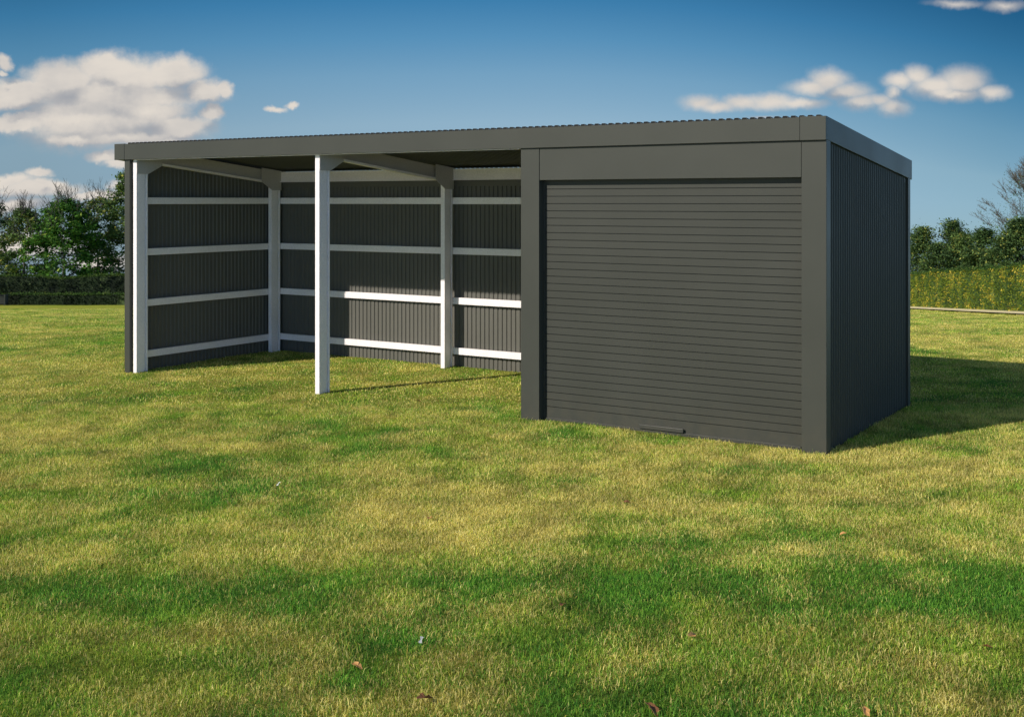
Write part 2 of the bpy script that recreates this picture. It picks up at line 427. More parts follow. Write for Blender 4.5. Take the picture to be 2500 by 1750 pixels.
# outer corner flashings
m = MB(); m.prism([(XL,0),(XL+.10,0),(XL+.10,.058),(XL+.02,.058),(XL+.02,.115),(XL,.115)], -.03, 2.93); m.build('corner_flashing', M_STEEL, shed, bevel=.002)
m = MB(); m.prism([(XL,YB-.09),(XL+.03,YB-.09),(XL+.03,YB-.03),(XL+.09,YB-.03),(XL+.09,YB),(XL,YB)], -.03, 2.60); m.build('corner_flashing', M_STEEL, shed, bevel=.002)
m = MB(); m.prism([(XR,YB-.09),(XR-.05,YB-.09),(XR-.05,YB-.03),(XR-.09,YB-.03),(XR-.09,YB),(XR,YB)], -.03, 2.60); m.build('corner_flashing', M_STEEL, shed, bevel=.002)
# roof sheet: trapezoidal ribs running front to back
m = MB(); pitch = .0776; x = -9.36; row = []
while x < -.02:
    for f, d in ((0, 0), (.30, 0), (.42, .018), (.88, .018)):
        if x + f*pitch < -.02: row.append((x+f*pitch, d))
    x += pitch
for yy, in ((.012,), (YB+.02,)):
    pass
for (x, d) in row:
    m.v += [(x, .006, zr(.006)+.002+d), (x, YB+.03, zr(YB+.03)+.002+d)]
for i in range(len(row)-1): m.f.append((2*i, 2*i+2, 2*i+3, 2*i+1))
roof = m.build('roof', M_ROOF, shed, fix=False)
sm = roof.modifiers.new('Solidify', 'SOLIDIFY'); sm.thickness = .002
cl_ = MB()                                            # black closure added in the ribs to stop sun leaking behind the fascia
for (x, d) in row: cl_.v += [(x, .010, 2.96), (x, .010, zr(.010)+d)]
for i in range(len(row)-1): cl_.f.append((2*i, 2*i+2, 2*i+3, 2*i+1))
mb_, tb_, bb_ = new_mat('light_block_black'); bb_.inputs['Base Color'].default_value = rgb(.006, .006, .006); bb_.inputs['Roughness'].default_value = .9
cc_ = cl_.build('rib_light_block', mb_, shed, fix=False); q_ = cc_.modifiers.new('Solidify', 'SOLIDIFY'); q_.thickness = .012
# fascias and end caps
m = MB(); m.box(-9.362, -.237, -.028, .004, 3.005-FH, 3.003)
m.box(-9.362, -.237, .004, .045, 3.005-FH, 3.005-FH+.003)
m.build('fascia', M_STEEL, shed, bevel=.003)
for (xa, xb) in ((-9.56, -9.365), (-.234, .004)):
    m = MB(); m.box(xa, xb, -.031, .0, 3.005-FH-.002, 3.009); m.build('corner_cap', M_STEEL, shed, bevel=.003)
def sloped(xa, xb, y0, y1, top, bot):
    m = MB(); m.add([(xa,y0,zr(y0)-bot),(xb,y0,zr(y0)-bot),(xb,y1,zr(y1)-bot),(xa,y1,zr(y1)-bot),(xa,y0,zr(y0)-top),(xb,y0,zr(y0)-top),(xb,y1,zr(y1)-top),(xa,y1,zr(y1)-top)],
          [(0,3,2,1),(4,5,6,7),(0,1,5,4),(1,2,6,5),(2,3,7,6),(3,0,4,7)])
    return m
m = sloped(-9.558, -9.37, .002, YB+.06, -.004, FH); m.build('gable_fascia', M_STEEL, shed, bevel=.003)
m = sloped(-.03, .003, .002, YB+.06, -.004, FH)
m2 = sloped(-.20, -.032, .002, YB+.06, -.004, .010); m.add(m2.v, m2.f); m.build('gable_fascia', M_STEEL, shed, bevel=.003)
m = MB(); m.box(-9.36, -.04, YB+.032, YB+.058, zr(YB)-FH, zr(YB)-.01); m.build('rear_fascia', M_STEEL, shed, bevel=.003)
# closed bay: covers, lintel, roller door
m = MB(); m.box(-3.209, -2.988, -.004, .085, -.03, 2.80); m.build('pillar', M_STEEL, shed, bevel=.003)
m = MB(); m.prism([(-.228,-.004),(0,-.004),(0,.118),(-.03,.118),(-.03,.088),(-.228,.088)], -.03, 2.8005); m.build('pillar', M_STEEL, shed, bevel=.003)
m = MB(); m.box(-2.984, -.232, 0, .030, 2.467, 2.7965); m.box(-2.984, -.232, .030, .09, 2.467, 2.475); m.build('lintel_panel', M_STEEL, shed, bevel=.002)
door = MB(); yd = .088; z = .137; prof = [(-.03, 0), (.130, 0)]
k = 0
while z < 2.43:
    prof += [(z, 0), (z+.0005, -.016), (z+.0065, -.016), (z+.007, 0)]; z += .0745
prof.append((2.60, 0))
for zz_, d in prof: door.v += [(-2.975, yd-d, zz_), (-.235, yd-d, zz_)]
for i in range(len(prof)-1): door.f.append((2*i, 2*i+1, 2*i+3, 2*i+2))
doorr = empty('roller_door'); doorr.parent = shed
door.build('curtain', M_DOOR, doorr, fix=False)
m = MB(); m.box(-2.95, -.26, yd-.016, yd-.0005, -.03, .026); m.build('bottom_rail', M_DOOR, doorr, bevel=.002)
m = MB(); m.box(-1.88, -1.41, yd-.034, yd-.0165, .030, .070); m.box(-1.86, -1.43, yd-.0164, yd-.001, .035, .06); m.build('handle', M_DOOR, doorr, bevel=.004)
for xa, xb in ((-2.987, -2.968),):
    m = MB(); m.box(xa, xb, yd-.012, yd-.004, -.03, 2.455); m.build('guide', M_DOOR, doorr, bevel=.002)
# steel frame
PW = .066
def post_profile(x0, y0, w=PW, d=.185, mir=False):
    x1 = x0+w; g0 = d-.058; g1 = d-.020
    pts = [(x0,y0),(x1,y0),(x1,y0+g0),(x1-.028,y0+g0+.003),(x1-.028,y0+g1-.003),(x1,y0+g1),(x1,y0+d),(x0,y0+d)]
    return pts
def make_frame(xr_, plates=True, back_y=2.535, lab=None):
    x0 = xr_-PW
    for y0 in (.04, back_y):
        p = MB(); p.prism(post_profile(x0, y0), -.03, lambda y: zr(y)-.045); po = p.build('post', M_GALV, shed, bevel=.003)
        k = MB(); e = .010
        if y0 < 1:
            poly = [(y0-.002, zr(y0)-.03), (.462, zr(.462)-.03), (.462, 2.727), (y0+.188, 2.612), (y0-.002, 2.612)]
        else:
            poly = [(2.325, zr(2.325)-.02), (2.735, zr(2.735)-.02), (2.735, 2.415), (2.545, 2.415), (2.325, 2.540)]
        k.plate(poly, xr_+.002, xr_+e); k.build('knee_plate', M_PLATE, po, bevel=.0015)
    # rafter: web set back, flanges top and bottom
    r = MB()
    y0, y1 = .20, 2.56; web = xr_-.028
    def bar(mb, xa, xb, top, bot): q = sloped(xa, xb, y0, y1, top, bot); mb.add(q.v, q.f)
    bar(r, web-.004, web, .045, .222); bar(r, x0+.004, xr_-.001, .040, .0445)
    ra = r.build('rafter', M_PLATE, shed, bevel=.001)
    r2 = MB(); bar(r2, x0+.004, xr_-.0005, .2185, .2275); bar(r2, xr_-.0045, xr_-.0005, .198, .218); r2.build('flange', M_GALV, ra)
make_frame(-9.205); make_frame(-6.018); make_frame(-3.125)
# eave beam along the back, front eave angle
e = MB(); e.box(-9.30, -3.13, 2.725, 2.732, 2.548, 2.685); e.box(-9.30, -3.13, 2.705, 2.732, 2.536, 2.547); e.box(-9.30, -3.13, 2.705, 2.732, 2.686, 2.692)
e.build('eave_beam', M_GALV, shed, bevel=.001)
e = MB(); e.box(-9.20, -3.22, .006, .036, 2.790, 2.7965); e.box(-9.20, -3.22, .032, .036, 2.80, 2.96); e.build('front_eave_angle', M_GALV, shed)
# girts
for zg in (.170, .852, 1.530, 2.212):
    q = MB(); q.box(XL+.062, XL+.118, .06, 2.73, zg, zg+.09); q.build('girt', M_GALV, shed, bevel=.003)
    q = MB(); q.box(XL+.125, -3.14, 2.735, 2.785, zg, zg+.09); q.build('girt', M_GALV, shed, bevel=.003)

# ------------------------------------------------------------------ grass blades
def clump(seed, n, rad, hmin, hmax, wd):
    rnd = random.Random(seed); v = []; f = []
    for _ in range(n):
        a = rnd.random()*math.tau; r = rad*math.sqrt(rnd.random())
        x, y = r*math.cos(a), r*math.sin(a)
        h = rnd.uniform(hmin, hmax)*(1-.25*(r/rad)); t = rnd.random()*math.tau; w_ = wd*rnd.uniform(.6, 1.35)
        la = rnd.random()*math.tau; ang = math.radians(rnd.triangular(12, 88, 74))
        lean = h*math.sin(ang); lx, ly = lean*math.cos(la), lean*math.sin(la)
        dx, dy = w_*math.cos(t)/2, w_*math.sin(t)/2
        hz = h*math.cos(ang) + .004
        i = len(v)
        v += [(x-dx,y-dy,-.006),(x+dx,y+dy,-.006),(x+lx*.38+dx*.8,y+ly*.38+dy*.8,hz*.72+.002),(x+lx*.38-dx*.8,y+ly*.38-dy*.8,hz*.72+.002),(x+lx,y+ly,hz)]
        f += [(i,i+1,i+2,i+3),(i+3,i+2,i+4)]
    me = D.meshes.new('grass_tuft'); me.from_pydata(v, [], f); me.materials.append(M_BLADE)
    return D.objects.new('grass_tuft', me)
def scatter(name, label, bands, clumps, seed):
    """bands: list of (Y0, Y1, per m2, scale)"""
    rnd = random.Random(seed); vs = []; sc = []; rot = []
    cf = D.collections.new(name + '_source')
    for c in clumps: cf.objects.link(c)
    for (y0, y1, dens, s0, s1) in bands:
        half = lambda y: .50*y + 1.2
        cell = 1/math.sqrt(dens); spots = []
        for jy in range(int((y1-y0)/cell)+1):
            yy = y0+(jy+.5)*cell; n_ = int(half(yy)/cell)+1
            for jx in range(-n_, n_+1):
                spots.append(((jx+rnd.uniform(-.5, .5)+(.5 if jy % 2 else 0))*cell, yy+rnd.uniform(-.5, .5)*cell))
        for x, y in spots:
            lx, ly = shed_local(x, y)
            if XL-.0 < lx < XL+.05 and -.02 < ly < YB: continue
            if -3.2 < lx < .0 and .0 < ly < YB-.02: continue
            if XL < lx < 0 and 2.78 < ly < YB: continue
            nn = mnoise.noise(Vector((x*.8, y*.8, 9)))+.5*mnoise.noise(Vector((x*3.1, y*3.1, 2)))
            if y < 9 and mnoise.noise(Vector((x/.11, y/.11, 77))) > .46: continue      # small bare gaps showing dark thatch
            s = rnd.uniform(s0, s1)*(1+.30*nn)
            # keep the mown height down right beside the walls
            vs.append((x, y, bumpz(x, y))); sc.append(max(.86, s)); rot.append(rnd.random()*math.tau)
    me = D.meshes.new(name); me.from_pydata(vs, [], [])
    a = me.attributes.new('sc', 'FLOAT', 'POINT'); a.data.foreach_set('value', sc)
    fl = [lawn_at(v[0], v[1]) for v in vs]
    for nm_, k_ in (('dry', 0), ('lush', 1), ('val', 2)):
        a = me.attributes.new(nm_, 'FLOAT', 'POINT'); a.data.foreach_set('value', [q[k_] for q in fl])
    a = me.attributes.new('rt', 'FLOAT', 'POINT'); a.data.foreach_set('value', rot)
    o = D.objects.new(name, me); col.objects.link(o); tag(o, label, 'grass', kind='stuff')
    ng = D.node_groups.new(name, 'GeometryNodeTree')
    ng.interface.new_socket('Geometry', in_out='INPUT', socket_type='NodeSocketGeometry')
    ng.interface.new_socket('Geometry', in_out='OUTPUT', socket_type='NodeSocketGeometry')
    N = ng.nodes; Lk = ng.links
    gi = N.new('NodeGroupInput'); go = N.new('NodeGroupOutput')
    ci = N.new('GeometryNodeCollectionInfo'); ci.inputs[0].default_value = cf; ci.inputs['Separate Children'].default_value = True; ci.inputs['Reset Children'].default_value = True
    ip = N.new('GeometryNodeInstanceOnPoints'); ip.inputs['Pick Instance'].default_value = True
    rv = N.new('FunctionNodeRandomValue'); rv.data_type = 'INT'; rv.inputs[4].default_value = 0; rv.inputs[5].default_value = len(clumps)-1
    at1 = N.new('GeometryNodeInputNamedAttribute'); at1.data_type = 'FLOAT'; at1.inputs[0].default_value = 'sc'
    at2 = N.new('GeometryNodeInputNamedAttribute'); at2.data_type = 'FLOAT'; at2.inputs[0].default_value = 'rt'
    cx_ = N.new('ShaderNodeCombineXYZ'); Lk.new(at2.outputs[0], cx_.inputs[2])
    cs = N.new('ShaderNodeCombineXYZ')
    for i in range(3): Lk.new(at1.outputs[0], cs.inputs[i])
    Lk.new(gi.outputs[0], ip.inputs['Points']); Lk.new(ci.outputs[0], ip.inputs['Instance'])
    Lk.new(rv.outputs[2], ip.inputs['Instance Index']); Lk.new(cx_.outputs[0], ip.inputs['Rotation']); Lk.new(cs.outputs[0], ip.inputs['Scale'])
    Lk.new(ip.outputs[0], go.inputs[0])
    md = o.modifiers.new('Scatter', 'NODES'); md.node_group = ng
    return o
near_cl = [clump(i, 190, .16, .016, .058, .0030) for i in range(10)]
far_cl = [clump(50+i, 130, .20, .012, .034, .0055) for i in range(6)]
scatter('grass', 'short grass blades, green mixed with straw, across the lawn',
        [(4.2, 8.5, 92, .66, .98), (8.5, 13, 60, .66, .9)], near_cl, 3)
scatter('distant_grass', 'short grass blades of the lawn round and beyond the shed',
        [(13, 24, 26, .85, 1.05), (24, 40, 7, .8, 1.0)], far_cl, 4)

# ------------------------------------------------------------------ fallen leaves and bits on the lawn
def leaf_mat(name, c1, c2):
    m, t, b = new_mat(name)
    co = t.node('ShaderNodeTexCoord').outputs['Object']
    t.put(b.inputs['Base Color'], t.mix(t.noise(co, 30, 3), c1, c2)); b.inputs['Roughness'].default_value = .7
    return m
M_LEAF_O = leaf_mat('dry_leaf_orange', rgb(.45, .20, .055), rgb(.62, .36, .13))
M_LEAF_B = leaf_mat('dry_leaf_brown', rgb(.13, .05, .02), rgb(.30, .13, .05))
M_PALE = leaf_mat('pale_feather', rgb(.62, .60, .56), rgb(.8, .78, .74))
def dry_leaf(px, py, size, mat, label, seed, cat='leaf', name='fallen_leaf', group='dry leaves lying on the lawn', curl=1.0, shape='leaf'):
    rnd = random.Random(seed); p = on_ground(px, py); size *= .85
    n = 14; m = MB(); m.v.append((0, 0, 0.002))
    for i in range(n):
        a = math.tau*i/n
        if shape == 'leaf': r = size*(.62+.38*abs(math.cos(a*2.5+.4)))*(1.15 if abs(math.cos(a)) > .8 else .8)
        else: r = size*(1.0 if abs(math.cos(a)) > .85 else .2)
        m.v.append((r*math.cos(a), r*math.sin(a)*.8, curl*size*.45*(abs(math.sin(a))**2)*rnd.uniform(.6, 1.2)))
    for i in range(n): m.f.append((0, 1+i, 1+(i+1) % n))
    o = m.build(name, mat, None, fix=False, smooth=False)
    so_ = o.modifiers.new('Solidify', 'SOLIDIFY'); so_.thickness = .0012
    o.location = (p.x, p.y, bumpz(p.x, p.y)+.030); o.rotation_euler = (rnd.uniform(-.5, .5), rnd.uniform(-.4, .4), rnd.random()*6.28)
    tag(o, label, cat, group)
dry_leaf(1049, 1273, .040, M_LEAF_O, 'curled orange leaf on the dry patch below the middle of the open bays', 1)
dry_leaf(873, 1637, .032, M_LEAF_O, 'small cupped tan leaf on green grass near the bottom edge, left of centre', 2)
dry_leaf(1037, 1717, .050, M_LEAF_B, 'dark brown crumpled leaf at the bottom edge, left of centre', 3)
dry_leaf(1592, 1745, .052, M_LEAF_B, 'dark brown leaf cut by the bottom edge, right of centre', 4)
dry_leaf(1531, 1236, .034, M_LEAF_B, 'small dark leaf standing in the grass straight below the roller door handle', 5)
dry_leaf(1373, 1486, .030, M_LEAF_B, 'small reddish leaf on the edge of the lush green strip', 6)
dry_leaf(1691, 1560, .038, M_LEAF_O, 'orange leaf in the lower right part of the lawn', 7)
dry_leaf(2292, 1100, .035, M_LEAF_O, 'pale orange leaf just outside the shed shadow on the right', 8)
dry_leaf(2113, 1750, .036, M_LEAF_O, 'orange leaf at the bottom edge, furthest right of them', 9)
dry_leaf(2410, 1590, .030, M_LEAF_B, 'brown leaf near the lower right corner', 10)
dry_leaf(2058, 1312, .028, M_LEAF_O, 'tiny tan leaf on dry grass below the right corner of the shed', 11)
dry_leaf(1022, 986, .036, M_LEAF_B, 'dark leaf on the lawn in front of the middle open bay', 12)
dry_leaf(1028, 1573, .034, M_PALE, 'white feather standing in the lush grass', 21, 'feather', 'feather', 'white feathers in the grass', .4, 'f')
dry_leaf(680, 1187, .030, M_PALE, 'white feather on the mid lawn below the middle post', 22, 'feather', 'feather', 'white feathers in the grass', .4, 'f')

# ------------------------------------------------------------------ foliage materials
def foliage_mat(name, dark, light, accent, acc=.12, trans=.25):
    m, t, b = new_mat(name)
    geo = t.node('ShaderNodeNewGeometry'); ri = geo.outputs['Random Per Island']
    r2 = t.node('ShaderNodeMath', operation='FRACT', ins={0: t.math('MULTIPLY', ri, 23.7)}).outputs[0]
    cl = t.noise(geo.outputs['Position'], 1.6, 3, .6)
    c = t.mix(t.math('MULTIPLY', t.math('ADD', r2, t.ramp(cl, .35, .65)), .5), dark, light)
    c = t.mix(t.ramp(t.math('SUBTRACT', t.math('MULTIPLY', t.ramp(cl, .4, .7), acc*2), ri), -.02, .02), c, accent)
    t.put(b.inputs['Base Color'], c); b.inputs['Roughness'].default_value = .6
    b.inputs['Specular IOR Level'].default_value = .2
    tr = t.node('ShaderNodeBsdfTranslucent', ins={0: c})
    mx = t.node('ShaderNodeMixShader', ins={0: trans, 1: b.outputs[0], 2: tr.outputs[0]})
    t.l.new(mx.outputs[0], m.node_tree.nodes['Material Output'].inputs[0])
    return m
def bark_mat(name, c1, c2):
    m, t, b = new_mat(name)
    co = t.node('ShaderNodeTexCoord').outputs['Object']
    t.put(b.inputs['Base Color'], t.mix(t.noise(t.scalevec(co, (6, 6, 1)), 3, 4), c1, c2)); b.inputs['Roughness'].default_value = .9
    return m
M_BARK = bark_mat('bark', rgb(.045, .036, .028), rgb(.11, .09, .07))
M_TWIG = bark_mat('grey_twigs', rgb(.06, .058, .05), rgb(.13, .12, .105))
M_F_BRIGHT = foliage_mat('leaves_bright_green', rgb(0.031, 0.094, 0.019), rgb(0.133, 0.312, 0.041), rgb(0.281, 0.375, 0.062))
M_F_OLIVE = foliage_mat('leaves_olive', rgb(0.043, 0.090, 0.032), rgb(0.181, 0.281, 0.070), rgb(0.435, 0.418, 0.090))
M_F_DARK = foliage_mat('leaves_dark', rgb(0.023, 0.056, 0.023), rgb(0.098, 0.179, 0.048), rgb(0.227, 0.277, 0.065), .06)
M_F_RIGHT = foliage_mat('leaves_far_right', rgb(0.031, 0.069, 0.029), rgb(0.137, 0.223, 0.061), rgb(0.374, 0.389, 0.086), .10)
M_HEDGE_D = foliage_mat('hedge_shaded', rgb(.004, .010, .004), rgb(.030, .052, .018), rgb(.09, .13, .045), .09, .08)  # backlit shade of the left hedge faces put into the dark leaf colour
M_HEDGE_TOP = foliage_mat('hedge_lit_top', rgb(.03, .07, .014), rgb(.09, .17, .03), rgb(.17, .20, .04), .12, .3)  # lit tops of the dark hedges put into a lighter leaf colour
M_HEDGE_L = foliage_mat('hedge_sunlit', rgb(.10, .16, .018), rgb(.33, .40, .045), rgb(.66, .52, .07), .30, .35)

def leaf_quads(m, rnd, c, n, rad, size, flat=.6, droop=0.0):
    for _ in range(n):
        d = Vector((rnd.gauss(0, 1), rnd.gauss(0, 1), rnd.gauss(0, 1)*flat)); d *= rad*.55
        p = c + d
        s = size*rnd.uniform(.6, 1.3)
        a = Vector((rnd.gauss(0, 1), rnd.gauss(0, 1), rnd.gauss(0, .5)-droop)); a.normalize()
        b = a.cross(Vector((rnd.gauss(0, .5), rnd.gauss(0, .5), 1))); b.normalize()
        i = len(m.v)
        m.v += [tuple(p-a*s*.5), tuple(p+b*s*.28), tuple(p+a*s*.5), tuple(p-b*s*.28)]
        m.f.append((i, i+1, i+2, i+3))

def tree(name, label, base, height, width, seed, leafmat, nclump=90, leaves=60, leafsize=.13, clr=.42, crown_base=.16,
         group='trees behind the hedges', twigs=0, spread=1.0, trunk_r=.10, taper=1.0, cat='tree', bare=False, twig_len=.9, dens=1.7, lobes=None, lean=0.0, airy=False, haze=0):
    rnd = random.Random(seed)
    root = empty(name, base); tag(root, label, cat, group)
    tr = MB(); cr = MB()
    # trunk
    th = height*(.55 if not bare else .35)
    nodes = []
    pts = []; x = y = 0.0
    for i in range(7):
        f = i/6; x += rnd.uniform(-.06, .06)+lean*.1; y += rnd.uniform(-.06, .06)
        pts.append(Vector((x, y, th*f-.15)))
    rads = [trunk_r*(1-.6*i/6) for i in range(7)]
    tr.tube(pts, rads, 7)
    for p, r in zip(pts[1:], rads[1:]): nodes.append((p, r))
    # crown targets inside an uneven envelope
    lob = [(rnd.uniform(0, math.tau), rnd.uniform(.35, .95), rnd.uniform(.8, 1.22)) for _ in range(7)]
    targets = []
    while len(targets) < nclump:
        u = rnd.uniform(crown_base, 1.0); a = rnd.random()*math.tau
        prof = math.sin(math.pi*min(1, max(0, (u-crown_base)/(1.0-crown_base)))**.75)**.62
        k = 1.0
        for (la, lu, lk) in lob:
            w_ = math.exp(-((u-lu)/.18)**2)*max(0, math.cos(a-la))
            k += (lk-1)*w_*1.6
        r = width*.5*prof*k*math.sqrt(rnd.uniform(.12, 1.0))
        targets.append(Vector((r*math.cos(a)+lean*u*height*.1, r*math.sin(a), u*height*(1+.07*(k-1)))))
    targets.sort(key=lambda p: (p - Vector((0, 0, th*.6))).length)
    ends = []
    for tg in targets:
        best = None; bd = 1e9
        for (p, r) in nodes:
            if p.z > tg.z+.15*height: continue
            d = (p-tg).length + (.35 if r < .012 else 0) + max(0, p.z-tg.z)*1.2
            if d < bd: bd = d; best = (p, r)
        if best is None: best = nodes[0]
        p, r = best; r0 = max(.006, r*.62)
        mid = (p+tg)*.5 + Vector((rnd.uniform(-.1, .1), rnd.uniform(-.1, .1), rnd.uniform(.0, .16)*(tg-p).length))
        q1 = p*.66+mid*.34; q2 = mid
        seq = [p, q1, q2, (mid+tg)*.5+Vector((rnd.uniform(-.05, .05),)*3), tg]
        rr = [r0, r0*.85, r0*.7, r0*.55, max(.004, r0*.4)]
        tr.tube(seq, rr, 4)
        for s_, r_ in zip(seq[2:], rr[2:]): nodes.append((s_, r_))
        ends.append((tg, rr[-1]))
        if bare and haze: leaf_quads(cr, rnd, tg, haze, .55, leafsize, .8)
        if not bare:
            nl = int(leaves*dens*rnd.uniform(.45, 1.3)*(1 if not airy or tg.z > .52*height else .62))
            leaf_quads(cr, rnd, tg, nl, clr*rnd.uniform(.7, 1.25), leafsize, .55)
    # fine bare shoots standing out of the top and sides
    top = sorted(ends, key=lambda e: -e[0].z)
    for i in range(twigs):
        tg, r_ = top[int(rnd.random()**1.6*len(top)*(.5 if not bare else .999))]
        d = Vector((tg.x*.35+rnd.gauss(0, .22), tg.y*.35+rnd.gauss(0, .22), rnd.uniform(.5, 1.1))); d.normalize()
        L = twig_len*rnd.uniform(.4, 1.15); p = tg.copy(); seq = [p]
        for k in range(4):
            p = p + d*L/4; d = (d+Vector((rnd.gauss(0, .16), rnd.gauss(0, .16), .05))).normalized(); seq.append(p)
        tr.tube(seq, [.011, .010, .008, .006, .004], 3)
        for k in (1, 2, 3):
            for s_ in range(2):
                d2 = (d+Vector((rnd.gauss(0, .7), rnd.gauss(0, .7), .2))).normalized()
                q = seq[k]; q2 = q+d2*L*.16; tr.tube([q, q2, q2+(d2+Vector((0, 0, .5)))*L*.10], [.008, .006, .004], 3)
    tr.build('trunk' if not bare else 'branches', M_BARK if not twigs else M_TWIG, root, fix=False, smooth=True)
    if not bare or haze: cr.build('crown', leafmat, root, fix=False)
    return root

def tree_px(name, label, px, top, wpx, Y, seed, mat, **kw):
    b = at(px, Y); h = height_at(top, Y) - b.z
    return tree(name, label, b, h, wpx*Y/F, seed, mat, **kw)

GL = 'trees behind the hedge on the left'; GR = 'trees behind the sunlit hedge'
tree_px('broadleaf_tree', 'half bare tree with grey twigs at the left edge of the picture', -20, 500, 170, 63, 11, M_F_DARK, nclump=120, leaves=48, leafsize=.18, clr=.34, twigs=120, twig_len=1.35, crown_base=.04, group=GL, airy=True)
tree_px('broadleaf_tree', 'loose olive tree with thin twigs, between the half bare tree and the round one', 60, 512, 150, 62, 12, M_F_OLIVE, nclump=140, leaves=40, leafsize=.19, clr=.33, twigs=90, twig_len=1.0, crown_base=.04, group=GL, airy=True)
tree_px('broadleaf_tree', 'broadest and brightest green tree, round crown above the left hedge', 160, 492, 215, 61, 13, M_F_BRIGHT, nclump=250, leaves=54, clr=.34, leafsize=.20, twigs=110, twig_len=1.15, crown_base=.03, group=GL, trunk_r=.13, airy=True)
tree_px('broadleaf_tree', 'wispy grey green tree standing between the round tree and the shed', 240, 480, 150, 64, 14, M_F_OLIVE, nclump=125, leaves=38, leafsize=.18, clr=.32, twigs=70, twig_len=1.2, crown_base=.04, group=GL, airy=True)
tree_px('conifer_like_tree', 'tall pointed green tree beside the left corner of the shed', 304, 430, 140, 62.5, 15, M_F_OLIVE, nclump=165, leaves=46, leafsize=.18, clr=.33, twigs=14, twig_len=.5, crown_base=.04, group=GL, airy=True)
tree_px('broadleaf_tree', 'dark tree mostly hidden behind the left wall of the shed', 392, 480, 150, 63, 16, M_F_DARK, nclump=120, leaves=50, twigs=10, group=GL, airy=True)
low = [(10, 632, 110, 66.5, 31), (112, 650, 90, 66, 32), (205, 655, 95, 66.5, 33), (275, 635, 100, 66, 34)]
lowlab = ['dark bush low behind the hedge at the left edge', 'dark bush low between the loose olive tree and the round tree',
          'dark bush low to the right of the round tree', 'dark bush low behind the hedge beside the shed corner']
for (px, top, wpx, Y, sd), lb in zip(low, lowlab):
    tree_px('bush', lb, px, top, wpx, Y, sd, M_F_DARK, nclump=40, leaves=45, clr=.42, crown_base=0.0, trunk_r=.05, cat='bush', group='dark bushes behind the left hedge')

tree_px('broadleaf_tree', 'dark green tree peeping out behind the rear corner of the shed', 2222, 570, 90, 62, 40, M_F_RIGHT, nclump=80, leaves=70, crown_base=.02, group=GR)
tree_px('broadleaf_tree', 'rounded green tree next to the shed on the right', 2255, 556, 80, 60, 41, M_F_RIGHT, nclump=110, leaves=75, crown_base=.02, group=GR)
tree_px('broadleaf_tree', 'taller tree with a loose pointed top in the row behind the sunlit hedge', 2325, 545, 82, 60, 42, M_F_RIGHT, nclump=110, leaves=70, crown_base=.02, group=GR)
tree_px('broadleaf_tree', 'low olive brown tree in the middle of the row behind the sunlit hedge', 2348, 578, 70, 58, 43, M_F_OLIVE, nclump=90, leaves=80, crown_base=.02, group=GR)
tree_px('broadleaf_tree', 'see-through small topped tree behind the olive brown one', 2375, 556, 62, 63, 44, M_F_RIGHT, nclump=70, leaves=58, crown_base=.02, group=GR)
tree_px('broadleaf_tree', 'narrow dark tree just left of the big tree at the right edge', 2408, 562, 70, 59, 45, M_F_DARK, nclump=90, leaves=75, crown_base=.02, group=GR)
tree_px('broadleaf_tree', 'big dense tree reaching highest at the right edge of the picture', 2495, 538, 150, 50, 46, M_F_RIGHT, nclump=230, leaves=85, clr=.36, leafsize=.12, crown_base=.0, trunk_r=.14, group=GR)
for (px, top, Y, sd, lb) in ((2290, 600, 57, 47, 'shrub filling the gap under the taller pointed tree'), (2450, 590, 52, 48, 'shrub at the foot of the big dense tree'), (2380, 610, 54, 49, 'shrub below the see-through small topped tree')):
    tree_px('bush', lb, px, top, 90, Y, sd, M_F_RIGHT, nclump=60, leaves=85, clr=.38, crown_base=0.0, trunk_r=.05, cat='bush', group='shrubs behind the sunlit hedge')
tree_px('bare_tree', 'nearly bare tree, a fan of fine twigs above the dense tree on the right', 2550, 405, 230, 66, 60, M_F_DARK, nclump=230, twigs=1100, twig_len=.9, bare=True, haze=26, leafsize=.08, crown_base=.38, trunk_r=.14, group=GR)

